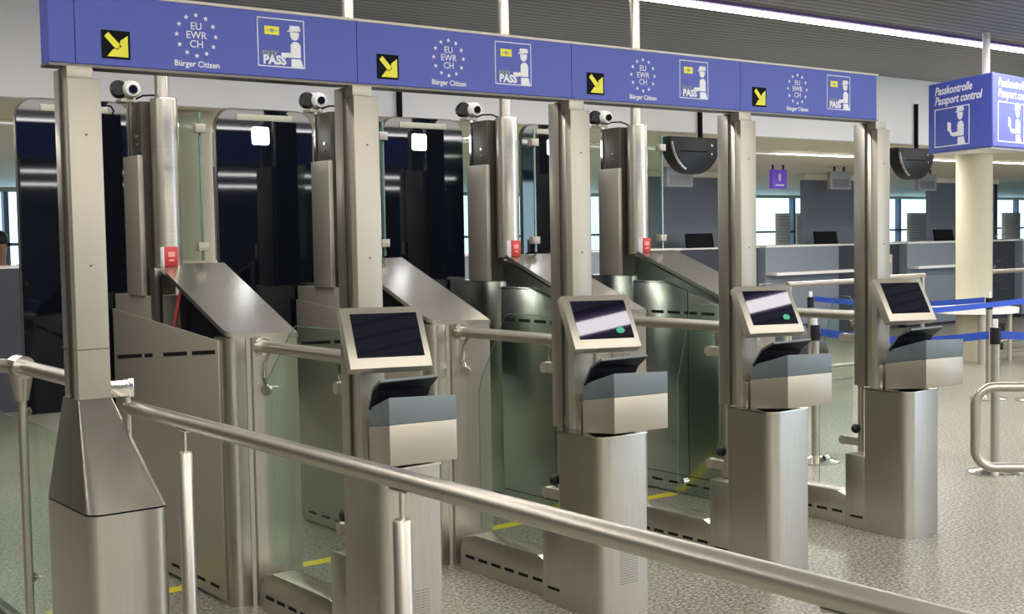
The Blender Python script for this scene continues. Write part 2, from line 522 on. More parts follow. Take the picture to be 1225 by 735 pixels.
for k in range(4):
    pn = MB().box(0.0015, U - 0.0015, 0, 0.006, 0, ZT - ZB - 0.002).build('sign_panel', BLUE, beam)
    pn.location = (k * U, 0, 0)
    if k == 0:
        MB().box(-0.085, -0.0015, 0, 0.006, 0, ZT - ZB - 0.002).build('end_panel', BLUE, beam)
    # arrow sign
    ar = MB().box(.088, .184, -.004, 0.0, .022, .116).build('arrow_plate', MATBLACK, pn)
    am = MB()
    ay0, ay1 = -.0055, -.004
    c = lambda a, b: (.136 + a, .069 + b)
    am.prism_xz([c(-.040, .026), c(-.026, .040), c(.018, -.004), c(.002, -.018)], ay0, ay1)
    am.prism_xz([c(.040, -.040), c(.040, .032), c(.014, .014), c(.010, -.010)], ay0, ay1)
    am.prism_xz([c(.040, -.040), c(.010, -.010), c(-.012, -.016), c(-.032, -.040)], ay0, ay1)
    am.build('arrow', YELLOW, pn, smooth=0)
    # stars
    st = MB()
    for i in range(12):
        a = 2 * math.pi * i / 12
        st.prism_xz(star_pts(.423 + .072 * math.sin(a), .124 + .070 * math.cos(a), .0095), -.0015, 0)
    st.build('star_ring', WHITE, pn, smooth=0)
    for j, tx in enumerate(('EU', 'EWR', 'CH')):
        text('lettering', tx, .036, WHITE, pn, (.423, -.001, .155 - j * .031), (math.pi / 2, 0, 0))
    text('lettering', 'Bürger Citizen', .0285, WHITE, pn, (.423, -.001, .024), (math.pi / 2, 0, 0), bold=.0004)
    # pictogram
    fr = MB()
    x0_, x1_, z0_, z1_, w_ = .655, .845, .036, .212, .0035
    fr.box(x0_, x1_, -.0015, 0, z0_, z0_ + w_).box(x0_, x1_, -.0015, 0, z1_ - w_, z1_)
    fr.box(x0_, x0_ + w_, -.0015, 0, z0_, z1_).box(x1_ - w_, x1_, -.0015, 0, z0_, z1_)
    fr.build('pictogram_frame', WHITE, pn, smooth=0)
    of = MB()
    officer(of, .805, .040, .155, -.0015, 0)
    of.build('officer_pictogram', WHITE, pn, smooth=0)
    ic = MB().box(.684, .742, -.0015, 0, .152, .182).build('chip_symbol', YELLOW, pn)
    cm = MB().box(.690, .704, -.0025, -.0015, .1655, .168).box(.722, .736, -.0025, -.0015, .1655, .168)
    cm.tube([(.713, -.0025, .167), (.713, -.0015, .167)], .008, 12).build('chip_mark', SAGE, pn)
    text('lettering', 'easy', .036, SAGE, pn, (.700, -.001, .088), (math.pi / 2, 0, 0), shear=.3, bold=.0004)
    text('lettering', 'PASS', .044, WHITE, pn, (.722, -.001, .060), (math.pi / 2, 0, 0), bold=.0018)

# ------------------------------------------------------------------ support posts
ordn = ['leftmost', 'second', 'third', 'fourth', 'fifth']
post_labels = ['leftmost tall square steel post standing on the tapered pedestal',
               'tall square steel post behind the kiosk nearest the leftmost gate',
               'pale tall square steel post behind the second kiosk from the left',
               'tall square steel post behind the third kiosk from the left',
               'rightmost tall square steel post at the right end of the blue beam']
for k in range(5):
    zb = 1.107 if k == 0 else 0.779
    p = empty('support_post', (k * U, 0, zb), post_labels[k], 'post', 'posts holding up the blue beam')
    h = 2.205 - zb
    MB().box(-.038, .060, .004, .118, 0.0, h - 0.003, .004).build('rear_profile', STEEL, p)
    MB().box(-.043, .066, -.040, .001, 0.0, 2.165 - zb, .003).build('front_plate', PLATE, p)
    MB().box(-.046, -.036, .030, .040, 0.0, h - .01).build('groove_strip', DARKSTEEL, p)
    MB().box(-.040, .045, -.028, .03, 2.160 - zb, h, .002).build('top_bracket', PLATE, p)
    if k == 0:
        MB().box(-.044, .067, -.041, .119, 1.272 - zb, 1.275 - zb).build('joint_line', DARKSTEEL, p)
    sc_ = MB()
    for z in (1.55, 1.98):
        sc_.tube([(.012, -.040, z - zb), (.012, -.042, z - zb)], .004, 10)
    sc_.build('screw', DARKSTEEL, p)

# ------------------------------------------------------------------ pedestal of the leftmost post
pb = empty('tapered_pedestal', (0, 0, 0), 'boxy steel pedestal with a four-sided tapering top, at the left front', 'pedestal')
fp = rrect(-.105, .160, -.285, .16, .045)
MB().prism(fp, 0, .765, .0).build('pedestal_box', STEEL, pb)
MB().prism(rrect(-.101, .156, -.281, .156, .042), .765, .771).build('joint_line', MATBLACK, pb)
tp = rrect(-.045, .068, -.042, .120, .006)
MB().solid([(x, y, .771) for x, y in fp], [(x, y, 1.107) for x, y in tp]).build('tapered_cover', STEEL, pb)
MB().box(-.165, -.105, .0, .15, 0, .12, .004).build('floor_skirt', DARKSTEEL, pb)

# ------------------------------------------------------------------ kiosks
def make_kiosk():
    t = empty('document_kiosk', (0, 0, 0))
    MB().prism(rrect(-.105, .155, -.28, .002, .06, 8, (1, .12, .12, .12)), 0, .772, .0).build('pedestal', STEEL, t)
    MB().prism(rrect(-.110, .160, -.285, .002, .062, 8, (1, .12, .12, .12)), .772, .779).build('pedestal_lid', POLISH, t)
    st_ = MB().box(-.095, .06, .002, .135, 0, .405, .004).build('pedestal_step', STEEL, t)
    MB().box(-.0965, -.094, .02, .10, .062, .074).build('slot', MATBLACK, st_)
    vt = MB()
    for i in range(12):
        for j in range(16):
            vt.box(-.005 + i * .0085, -.002 + i * .0085, -.2812, -.2795, .14 + j * .011, .143 + j * .011)
    vt.build('speaker_grille', BROWNSTEEL, t)
    MB().box(-.030, .085, -.062, .003, .779, .90, .003).build('collar_block', STEEL, t)
    # reader: tilted, wider at the front
    FL, FR, BR, BL = (-.147, -.41), (.112, -.455), (.165, -.12), (-.037, -.085)
    lo = [(*FL, .815), (*FR, .818), (*BR, .775), (*BL, .772)]
    mi = [(*FL, .963), (*FR, .965), (*BR, .915), (*BL, .912)]
    up = [(*FL, 1.062), (*FR, 1.055), (*BR, .985), (*BL, .980)]
    a = MB().solid(lo, mi, .003).build('reader_base', PLATE, t)
    b = MB().solid(mi, up, .003).build('reader_top', BLUEGREY, t)
    tag(b, 'blue grey sloping top of the document reader')
    # hood: curved shell rising to the front, black inside
    ps = [((-.058, -.12, .985), (.122, -.23, 1.0)), ((-.085, -.20, 1.065), (.124, -.265, 1.065)), ((-.112, -.30, 1.105), (.114, -.335, 1.110))]
    hd, inn = MB(), MB()
    up = Vector((0, .004, .008))
    dn = Vector((0, -.0015, -.003))
    for i in range(2):
        q4 = [Vector(ps[i][0]), Vector(ps[i][1]), Vector(ps[i + 1][1]), Vector(ps[i + 1][0])]
        hd.solid(q4, [v + up for v in q4])
        inn.solid([v + dn for v in q4], q4)
    hd.build('reader_hood', BLUEGREY, t)
    inn.build('reader_window', BLACK, t)
    # monitor
    TL, TR, BR_, BL_ = Vector((-.159, -.098, 1.369)), Vector((.156, -.163, 1.365)), Vector((.123, -.291, 1.148)), Vector((-.192, -.226, 1.152))
    n = (TR - TL).cross(BL_ - TL).normalized()
    if n.y < 0: n = -n
    T = .045
    MB().solid([p + n * T for p in (TL, TR, BR_, BL_)], [TL, TR, BR_, BL_], .003).build('monitor_casing', BEIGE, t)
    q = lambda a, b, d: TL + (TR - TL) * a + (BL_ - TL) * b + n * d
    sc_ = MB().solid([q(.105, .11, .002), q(.925, .11, .002), q(.925, .83, .002), q(.105, .83, .002)],
                     [q(.105, .11, -.0015), q(.925, .11, -.0015), q(.925, .83, -.0015), q(.105, .83, -.0015)]).build('screen', SCREEN, t)
    MB().solid([q(.2, .3, T), q(.8, .3, T), q(.8, .8, T), q(.2, .8, T)], [q(.3, .35, .14), q(.7, .35, .14), q(.7, .75, .14), q(.3, .75, .14)]).build('monitor_mount', PLATE, t)
    return t


kl = ['kiosk nearest the tapered pedestal, dark tilted screen, partly behind the long handrail',
      'second kiosk from the left, tilted screen crossed by a bright reflection, before the third post',
      'third kiosk from the left, its bright screen beside the free-standing steel tube rail to its left',
      'rightmost kiosk with dark tilted screen at the end of the blue beam']
kl[2] = 'third kiosk from the left, its tilted screen crossed by a bright reflection'
ko = make_kiosk()
for k in range(1, 5):
    o = ko if k == 1 else copy_tree(ko)
    o.location = (k * U, 0, 0)
    tag(o, kl[k - 1], 'kiosk', 'document kiosks in front of the gates')
    for c in list(o.children):
        if k > 2 and c.name.startswith('speaker_grille'):
            bpy.data.objects.remove(c)
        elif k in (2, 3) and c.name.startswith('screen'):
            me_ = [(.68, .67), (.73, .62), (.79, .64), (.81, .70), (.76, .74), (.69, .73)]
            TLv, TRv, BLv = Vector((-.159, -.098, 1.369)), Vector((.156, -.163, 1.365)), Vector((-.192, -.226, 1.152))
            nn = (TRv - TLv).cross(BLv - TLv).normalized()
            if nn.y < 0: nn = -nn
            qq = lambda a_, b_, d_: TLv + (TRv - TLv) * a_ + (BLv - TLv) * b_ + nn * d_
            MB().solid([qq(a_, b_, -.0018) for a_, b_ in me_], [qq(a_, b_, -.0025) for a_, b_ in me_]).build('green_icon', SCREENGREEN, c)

# ------------------------------------------------------------------ gate units
def make_gate(open_recess):
    t = empty('gate_cabinet', (0, 0, 0))
    # front block with rounded front left corner and shallow flutes
    front = []
    A, B = Vector((-.14, .955)), Vector((.155, .84))
    for i in range(7):
        a = math.radians(180 + 90 * i / 6)
        front.append((-.14 + .045 + .045 * math.cos(a), .985 + .045 * math.sin(a) - .02))
    front += [(-.06, .917), (-.052, .925), (-.035, .918), (-.030, .905), (.155, .84), (.16, .87), (.17, 1.06), (-.14, 1.06)]
    MB().prism(front, 0, 1.20).build('front_block', STEEL, t)
    # main body below the slope
    xs = lambda y: .155 + (y - .84) / .92 * .082
    body = MB()
    if open_recess:
        body.solid([(-.135, 1.06, 0), (.17, 1.06, 0), (.237, 1.78, 0), (-.11, 1.78, 0)], [(-.135, 1.06, 1.0), (.17, 1.06, 1.0), (.237, 1.78, 1.0), (-.11, 1.78, 1.0)])
        body.solid([(.0, 1.06, 1.0), (.17, 1.06, 1.0), (.237, 1.78, 1.0), (.05, 1.78, 1.0)], [(.0, 1.06, 1.235), (.17, 1.06, 1.235), (.237, 1.78, 1.49), (.05, 1.78, 1.49)])
        body.box(-.135, -.10, 1.74, 1.80, 1.0, 1.50)
    else:
        body.solid([(-.135, 1.0, 0), (.17, 1.06, 0), (.237, 1.78, 0), (-.11, 1.78, 0)], [(-.135, 1.0, 1.215), (.17, 1.06, 1.235), (.237, 1.78, 1.49), (-.11, 1.78, 1.49)])
    body.build('cabinet_body', STEEL if open_recess else SHEEN, t)
    MB().box(-.13, .237, 1.782, 2.31, 0, 1.36, .003).build('rear_block', PLATE if open_recess else SHEEN, t)
    # sloping cover
    fl, fr_, br, bl = (-.14, .935), (.158, .835), (.239, 1.765), (-.107, 1.765)
    cov = MB()
    z0, z1, th = 1.212, 1.518, .022
    cpts = [(-.14, .975), (-.135, .95), (-.12, .935), (-.09, .925)] + [(.158, .835), br, bl]
    zz = lambda y: z0 + (y - .90) / (1.765 - .90) * (z1 - z0)
    cov.solid([(x, y, max(zz(y) - th, 1.19)) for x, y in cpts], [(x, y, max(zz(y), 1.212)) for x, y in cpts], 0)
    cov.build('sloping_cover', SATIN, t)
    # side panel with slots
    sp = MB()
    if open_recess:
        sp.prism_yz([(1.0, .02), (2.29, .02), (2.29, 1.285), (1.0, 1.185)], -.152, -.140, .002)
    else:
        sp.prism_yz([(1.01, .02), (1.76, .02), (1.76, 1.33), (1.50, 1.33), (1.01, 1.19)], -.146, -.1355, .002)
    sp = sp.build('side_panel', PLATE if open_recess else SHEEN, t)
    if not open_recess:
        MB().box(-.1472, -.1455, 1.27, 1.275, .12, 1.27).box(-.1472, -.1455, 1.49, 1.76, 1.318, 1.323).box(-.1472, -.1455, 1.05, 1.76, .120, .124).build('panel_seam', MATBLACK, sp)
    xsl = -.1535 if open_recess else -.1475
    sl_ = []
    if open_recess:
        zs = lambda y: 1.137 - (y - 1.0) * .083
        for y0, y1 in ((1.03, 1.28), (1.34, 1.62), (1.76, 1.86), (1.90, 2.24)):
            sl_.append(MB()); sl_[-1].prism_yz([(y0, zs(y0) - .009), (y1, zs(y1) - .009), (y1, zs(y1) + .009), (y0, zs(y0) + .009)], xsl, xsl + .004)
    else:
        for i in range(5):
            y0 = 1.05 + i * .145
            sl_.append(MB().box(xsl, xsl + .004, y0, y0 + .105, 1.128, 1.146))
    for i in range(8):
        y0 = 1.06 + i * .15
        sl_.append(MB().box(xsl, xsl + .004, y0, y0 + .09, .062, .076))
    for q in sl_: q.build('slot', MATBLACK, sp)
    if open_recess:
        MB().box(-.13, .0, 1.10, 1.72, 1.0, 1.005).prism_yz([(1.07, 1.0), (1.735, 1.0), (1.735, 1.475), (1.07, 1.22)], -.012, -.001).box(-.125, -.115, 1.70, 1.715, 1.0, 1.46).build('service_recess', MATBLACK, t)  # black plate over the steel paints in the recess's shade
        cb = MB()
        cb.tube([(-.09, 1.66, 1.0), (-.10, 1.64, 1.15), (-.09, 1.61, 1.25), (-.06, 1.60, 1.40)], .010, 8)
        cb.tube([(-.10, 1.62, 1.0), (-.11, 1.58, 1.10), (-.09, 1.62, 1.22), (-.05, 1.66, 1.35)], .007, 8)
        cb.build('cable_bundle', REDCABLE, t)
        tag(MB().box(-.10, -.03, 1.20, 1.45, 1.02, 1.17, .004).build('control_module', MATBLACK, t))
    # column on the slope
    MB().prism(rrect(-.087, .043, 1.775, 1.905, .06, 8), 1.50, 2.330).build('column', SATIN if False else STEELH, t)
    MB().prism(rrect(-.085, .041, 1.777, 1.903, .058, 8), 2.330, 2.336).build('column_lid', POLISH, t)
    MB().prism(rrect(-.116, .040, 1.907, 2.060, .006), 1.36, 2.325).build('column_rear_panel', BROWNSTEEL, t)
    MB().box(-.147, -.118, 1.885, 2.085, 1.36, 2.058, .005).build('rear_post_box', PLATE, t)
    MB().box(-.126, -.112, 2.062, 2.080, 2.058, 2.335).build('upper_trim', POLISH, t)
    bt = MB()
    for z in (2.115, 2.155):
        bt.tube([(-.116, 1.97, z), (-.122, 1.97, z)], .008, 12)
    bt.build('bolt', POLISH, t)
    # glass wing on the right side of the cover
    g = MB().box(.128, .136, 1.775, 2.52, 1.53, 2.27).build('glass_wing', GLASS, t)
    MB().box(.127, .137, 1.765, 1.775, 1.53, 2.27).build('glass_edge', GLASSEDGE, g)
    for z in (1.60, 2.19):
        MB().box(.105, .158, 1.755, 1.80, z - .022, z + .022, .003).build('clamp', PLATE, g)
    # base skirt and glass leaf towards the kiosk
    sk = MB()
    pr = [(.137, .0), (.137, .13), (.16, .165), (.21, .185), (.70, .185), (.78, .165), (.82, .11), (.82, 0)]
    sk.prism_yz(pr, -.062, .055, .004)
    sk = sk.build('base_skirt', STEEL, t)
    for i in range(6):
        y0 = .18 + i * .105
        MB().box(-.0635, -.060, y0, y0 + .07, .064, .078).build('slot', MATBLACK, sk)
    return t


def rail_to_gate():
    t = empty('gate_handrail', (0, 0, 1.16))
    MB().tube([(-.005, .085, 0), (-.005, .885, 0)], .027, 20).build('rail', TUBE, t)
    MB().tube([(-.005, .845, 0), (-.005, .868, 0)], .038, 24).build('flange', POLISH, t)
    MB().tube([(-.005, .097, -.75), (-.005, .097, -.03)], .017, 14).build('upright_tube', TUBE, t)
    MB().box(-.034, -.001, .075, .125, -.090, -.022, .003).box(-.034, .060, .120, .150, -.090, -.022, .003).build('post_bracket', POLISH, t)
    MB().ball((-.040, .105, -.62), .026).build('rubber_stop', BLACK, t)
    MB().tube([(-.018, .097, -.62), (-.052, .107, -.62)], .012, 12).build('stop_stem', POLISH, t)
    MB().tube([(-.005, .80, -.025), (-.005, .84, -.07), (-.005, .85, -.14), (-.005, .82, -.19)], .008, 8).tube([(.004, .83, -.19), (-.024, .80, -.19)], .022, 14).build('hinge_arm', POLISH, t)
    return t


def leaf(y1, ymid):
    """glass gate leaf standing over the base skirt"""
    t = empty('glass_leaf', (0, 0, 0))
    pts = [(.17, .20), (.17, 1.245), (.19, 1.262), (ymid, 1.262), (ymid + .03, 1.25), (y1 - .02, .93), (y1, .86), (y1, .20)]
    g = MB().prism_yz(pts, .0, .009).build('pane', GLASS, t, smooth=0)
    ed = MB()
    ring = [(-.0, y, z) for y, z in pts[1:]]
    ed.tube([(.0045, y, z) for y, z in pts[1:]], .0018, 6)
    ed.build('polished_edge', GLASSEDGE, g)
    for z in (.46, 1.03):
        MB().tube([(-.014, .225, z), (.024, .225, z)], .026, 20).box(-.012, .021, .115, .225, z - .022, z + .022).build('clamp', PLATE, t)
    MB().tube([(-.016, y1 - .05, .34), (.02, y1 - .05, .34)], .015, 14).build('button_fixing', POLISH, t)
    return t


gl = ['leftmost gate cabinet, with a red cable in its open side recess above a wedge-shaped panel',
      'second gate cabinet from the left, its sloping cover showing behind the kiosk nearest the left',
      'third gate cabinet from the left, dark side with vertical sheen, behind the second kiosk',
      'rightmost gate cabinet, its pale sloping cover ending behind the third kiosk']
leafs = {1: (.966, .58), 2: (.75, .50), 3: (.462, .335), 4: (.40, .268)}
g1 = make_gate(True)
g3 = make_gate(False)
hr = rail_to_gate()
redbox = empty('alarm_button_box', (0, 0, 0))
MB().box(-.088, -.018, 1.724, 1.766, 1.505, 1.602, .005).build('case', RED, redbox)
MB().box(-.094, -.088, 1.728, 1.766, 1.505, 1.602, .002).build('side_frame', WHITE, redbox)
MB().box(-.070, -.036, 1.7225, 1.724, 1.553, 1.578).box(-.066, -.040, 1.7225, 1.724, 1.532, 1.540).build('pictogram', mat('pale_red_print', (.75, .30, .28), .5), redbox)
camr = empty('dome_camera', (0, 0, 0))
MB().box(-.155, -.075, 2.06, 2.14, 2.335, 2.352, .003).box(-.13, -.10, 2.08, 2.12, 2.35, 2.375).build('bracket', PLATE, camr)
MB().tube([(-.135, 2.14, 2.40), (-.15, 2.10, 2.405), (-.158, 2.075, 2.405)], [.042, .044, .036], 18).build('swivel_cup', BLACK, camr)
MB().tube([(-.085, 2.13, 2.408), (-.100, 2.05, 2.400), (-.106, 2.02, 2.397)], [.044, .044, .034], 20).tube([(-.09, 2.12, 2.40), (-.075, 2.10, 2.345)], .018, 12).build('housing', mat('camera_white', (.75, .74, .72), .3), camr)
MB().tube([(-.106, 2.022, 2.397), (-.1075, 2.012, 2.396)], .022, 16).build('lens', BLACKGLASS, camr)
MB().tube([(-.075, 2.10, 2.352), (-.04, 2.06, 2.372), (.0, 2.02, 2.372), (.03, 1.98, 2.352), (.03, 1.95, 2.336)], .005, 8).build('cable', BLACK, camr)
for k in range(1, 5):
    if k == 1: o = g1
    elif k == 2: o = copy_tree(g1)
    elif k == 3: o = g3
    else: o = copy_tree(g3)
    o.location = (k * U, 0, 0)
    tag(o, gl[k - 1], 'gate', 'gate cabinets')
    h = hr if k == 1 else copy_tree(hr)
    h.location = (k * U, 0, 1.16)
    tag(h, ['short round handrail from the leftmost gate cabinet to the post behind the first kiosk',
            'short round handrail from the second gate cabinet to the pale post',
            'short round handrail between the third gate cabinet and the fourth post',
            'short round handrail from the rightmost gate cabinet to the rightmost post'][k - 1], 'handrail', 'short gate handrails')
    l = leaf(*leafs[k])
    l.location = (k * U + .012, 0, 0)
    tag(l, ['clear glass leaf with a slanted corner, below the leftmost short handrail',
            'clear glass leaf with a slanted corner, beside the second short handrail from the left',
            'clear narrow glass leaf between the second and third kiosks',
            'clear narrow glass leaf between the third and rightmost kiosks'][k - 1], 'glass panel', 'glass leaves by the handrails')
    b = redbox if k == 1 else copy_tree(redbox)
    b.location = (k * U, 0, 0)
    tag(b, ['red alarm button box at the foot of the leftmost round column, atop the first slope',
            'red alarm button box on the second gate cabinet, hidden behind the second post',
            'red alarm button box beside the bright blue window, third column',
            'red alarm button box with pale square at the foot of the rightmost column'][k - 1], 'alarm box', 'red alarm boxes')
    c = camr if k == 1 else copy_tree(camr)
    c.location = (k * U, 0, 0)
    tag(c, ['small white camera with black cup just right of the leftmost post, under the beam',
            'small white camera with black cup left of the second post, under the beam',
            'small white camera with black cup under the second easy pass pictogram',
            'small white camera with black cup just right of the pale third post'][k - 1], 'camera', 'cameras above the gates')
    pp = MB().tube([(k * U - .028, 1.845, 2.337), (k * U - .028, 1.845, CEIL)], .034, 24).build('ceiling_pole', TUBE)
    tag(pp, ['round steel pole rising from the leftmost column behind the beam',
             'round steel pole rising from the second column behind the beam',
             'round steel pole rising from the third column behind the beam',
             'round steel pole rising from the rightmost column behind the beam'][k - 1], 'pole', 'poles from the columns to the ceiling')

# ------------------------------------------------------------------ black exit doors
dl = ['black glossy exit door with rounded corners behind the leftmost post, its lamp off',
      'black glossy exit door with a lit white lamp between the leftmost and second gate columns',
      'black glossy exit door with a lit white lamp between the second and third gate columns',
      'black glossy exit door glimpsed behind the pale third post']
for k in range(4):
    t = empty('exit_door', (k * U, 2.325, .765), dl[k], 'door', 'black exit doors')
    H = 1.595
    pts = rrect(.475, 1.065, 0, H, .10, 8, (.3, .3, 1, 1))
    MB().prism_xz(pts, 0, .035).build('door_leaf', BLACKGLASS, t)
    MB().prism_xz(rrect(.470, 1.070, -.004, H + .005, .10, 8, (.3, .3, 1, 1)), .006, .03).build('edge_trim', DARKSTEEL, t)
    MB().box(.595, .940, -.004, 0, H - .060, H - .026, .0015).build('vent_bar', VENT, t)
    lm = MB().prism_xz(rrect(.685, .790, H - .195, H - .095, .014, 4), -.004, 0).build('lamp_panel', LAMP if k else LAMPOFF, t)
    if k: tag(lm, 'glowing white lamp square')
    # hinge arms carry the leaf from the neighbouring cabinet (or the floor post at the left)
    MB().box(.98, 1.03, -.02, .0, .05, .45, .003).build('hinge', POLISH, t)

# ------------------------------------------------------------------ left fence with rail and glass
lf = empty('glass_railing', (0, 0, 0), 'glass railing with round steel handrail and elbow, running back from the leftmost post', 'railing')
MB().tube([(-.0, .13, 1.16), (-.0, .74, 1.16)], .027, 20).build('rail', TUBE, lf)
MB().tube([(-.0, .74, 1.16), (-.06, .88, 1.16), (-.5, 1.6, 1.16)], .027, 20).build('rail', TUBE, lf)
MB().tube([(0, .70, 1.16), (0, .79, 1.16)], .043, 24).build('elbow_sleeve', POLISH, lf)
MB().tube([(0, .745, 1.165), (0, .745, 1.11), (0, .745, 1.03)], [.046, .040, .024], 24).build('cone_bracket', TUBE, lf)
MB().tube([(0, .745, 0.02), (0, .745, 1.04)], .017, 16).build('upright_tube', TUBE, lf)
MB().tube([(0, .745, 0.0), (0, .745, .02)], .045, 24).build('foot_plate', STEEL, lf)
for z in (.98, .33):
    MB().tube([(.0, .765, z), (.03, .80, z)], .011, 12).tube([(.025, .79, z), (.035, .805, z)], .018, 14).build('glass_clamp', POLISH, lf)
MB().tube([(.022, .150, 1.105), (.022, .120, 1.105)], .006, 8).build('fixing_pin', POLISH, lf)
MB().box(.030, .038, .17, 1.75, .12, .94).build('pane', GLASS, lf)
MB().box(.010, .058, .165, 1.75, .0, .12, .004).build('base_channel', DARKSTEEL, lf)

# ------------------------------------------------------------------ long front handrail
fh = empty('front_handrail', (.159, 0, 0), 'long thick steel handrail sweeping diagonally across the foreground', 'handrail')
MB().tube([(0, .055, 1.057), (0, -3.9, 1.057)], .0245, 28).build('rail', TUBE, fh)
MB().box(-.095, -.018, .0, .045, 1.102, 1.158, .003).box(-.022, .0, .0, .04, 1.098, 1.162, .003).build('post_bracket', POLISH, fh)
MB().tube([(-.012, .03, .60), (-.012, .03, 1.10)], .011, 14).build('upright_tube', TUBE, fh)
MB().tube([(-.012, .03, 1.06), (0, .03, 1.057)], .014, 12).build('link', TUBE, fh)
MB().box(-.022, .003, .018, .042, .0, .62).build('upright_foot', STEEL, fh)
for y in (-.42, -1.69, -2.96):
    b_ = MB().tube([(0, y, 0), (0, y, .955), (0, y, .962)], [.0235, .0235, .019], 22).build('baluster', TUBE, fh)
    MB().tube([(0, y, .962), (0, y, 1.036)], .007, 12).build('pin', POLISH, b_)
    MB().box(-.012, .012, y - .04, y + .04, 1.028, 1.036, .002).build('saddle', POLISH, b_)

# ------------------------------------------------------------------ yellow floor line
for k in range(0, 4):
    tag(MB().box(k * U + .26, (k + 1) * U - .16, 1.355, 1.435, 0, .0015).build('floor_marking', FLOORY),
        ['yellow stripe on the floor left of the leftmost gate cabinet', 'yellow stripe on the floor between the leftmost two gate cabinets',
         'yellow stripe on the floor between the second and third gate cabinets', 'yellow stripe on the floor between the third and rightmost gate cabinets'][k], 'floor marking', 'yellow floor stripes')

# ------------------------------------------------------------------ hanging half-round displays
hl = ['black half-round hanging unit on a rod, left one, mostly hidden above the second lit door',
      'black half-round hanging unit on a rod, between the third and fourth posts',
      'black half-round hanging unit on a rod, beside the passport control sign']
for i, xx in enumerate((3.67, 7.0, 10.40)):
    t = empty('hanging_unit', (xx, 4.04, 2.51), hl[i], 'hanging unit', 'half-round hanging units')
    MB().box(.20, .232, .07, .102, .0, .50).build('rod', MATBLACK, t)
    pts = [(.33 * math.cos(a), .33 * math.sin(a) * 1.02) for a in [math.pi * (1 + j / 20) for j in range(21)]]
    MB().prism_xz(pts, -.07, .068, .004).build('half_round_case', BLACK, t)
    MB().prism_xz([(p[0] * 1.02, p[1] * 1.02 + .004) for p in pts[1:8]] + [(p[0] * .97, p[1] * .97) for p in pts[1:8]][::-1], -.09, -.072).build('edge_guard', POLISH, t)
    MB().box(-.20, .14, -.074, -.0705, -.135, -.125).build('seam', MATBLACK, t)
    sc_ = MB()
    for z in (-.07, -.15):
        sc_.tube([(.20, -.071, z), (.20, -.077, z)], .012, 12)
    sc_.build('screw', POLISH, t)

# ------------------------------------------------------------------ passport control sign (three-sided)
P0 = Vector((7.91, 1.55))
a1, a2, Ls = math.radians(67), math.radians(7), .90
P1 = P0 + Ls * Vector((math.cos(a1), math.sin(a1)))
P2 = P0 + Ls * Vector((math.cos(a2), math.sin(a2)))
cen = (P0 + P1 + P2) / 3
ZS0, ZS1 = 2.29, 2.89
sg = empty('passport_control_sign', (cen.x, cen.y, ZS0), 'blue three-sided hanging sign reading Passkontrolle Passport control with white officer pictograms', 'sign')
rel = [P - cen for P in (P0, P2, P1)]
MB().prism([(p.x, p.y) for p in rel], 0, ZS1 - ZS0, .004).build('sign_body', BLUE, sg)
MB().prism([(p.x * .93, p.y * .93) for p in rel], -.01, 0).build('underside', LAMINATE, sg)
MB().tube([(0, 0, ZS1 - ZS0), (0, 0, CEIL - ZS0)], .032, 20).build('pole', mat('white_pole', (.75, .73, .68), .4), sg)


def sign_face(Pa, Pb):
    """face between plan points Pa (viewer's left) and Pb"""
    d = Pb - Pa
    ang = math.atan2(d.y, d.x)
    fc = bpy.data.objects.new('sign_face', MB().box(.01, .89, -.002, 0, .01, .59).build('tmp', BLUE).data)
    tmp = bpy.data.objects.get('tmp')
    bpy.data.objects.remove(tmp)
    COL.objects.link(fc)
    fc.parent = sg
    n = Vector((math.sin(ang), -math.cos(ang)))
    fc.location = (Pa.x - cen.x + n.x * .0, Pa.y - cen.y + n.y * .0, 0)
    fc.rotation_euler = (0, 0, ang)
    text('lettering', 'Passkontrolle', .098, WHITE, fc, (.10, -.003, .525), (math.pi / 2, 0, 0), 'LEFT', .0018, .25)
    text('lettering', 'Passport control', .098, WHITE, fc, (.10, -.003, .44), (math.pi / 2, 0, 0), 'LEFT', .0018, .25)
    fr = MB()
    a, b, c_, e, w = .10, .60, .045, .375, .008
    fr.box(a, b, -.005, -.002, c_, c_ + w).box(a, b, -.005, -.002, e - w, e).box(a, a + w, -.005, -.002, c_, e).box(b - w, b, -.005, -.002, c_, e)
    fr.build('pictogram_frame', WHITE, fc, smooth=0)
    of = MB()
    s = .33
    ox, oz = .47, .05
    officer(of, ox, oz, s, -.005, -.002)
    of.prism_xz([(ox - .54 * s, oz + .38 * s), (ox - .40 * s, oz + .35 * s), (ox - .40 * s, oz + .58 * s), (ox - .54 * s, oz + .62 * s)], -.005, -.002)
    of.prism_xz([(ox - .40 * s, oz + .25 * s), (ox - .30 * s, oz + .25 * s), (ox - .40 * s, oz + .40 * s), (ox - .46 * s, oz + .37 * s)], -.005, -.002)
    of.build('officer_pictogram', WHITE, fc, smooth=0)


sign_face(P1, P0)
sign_face(P0, P2)

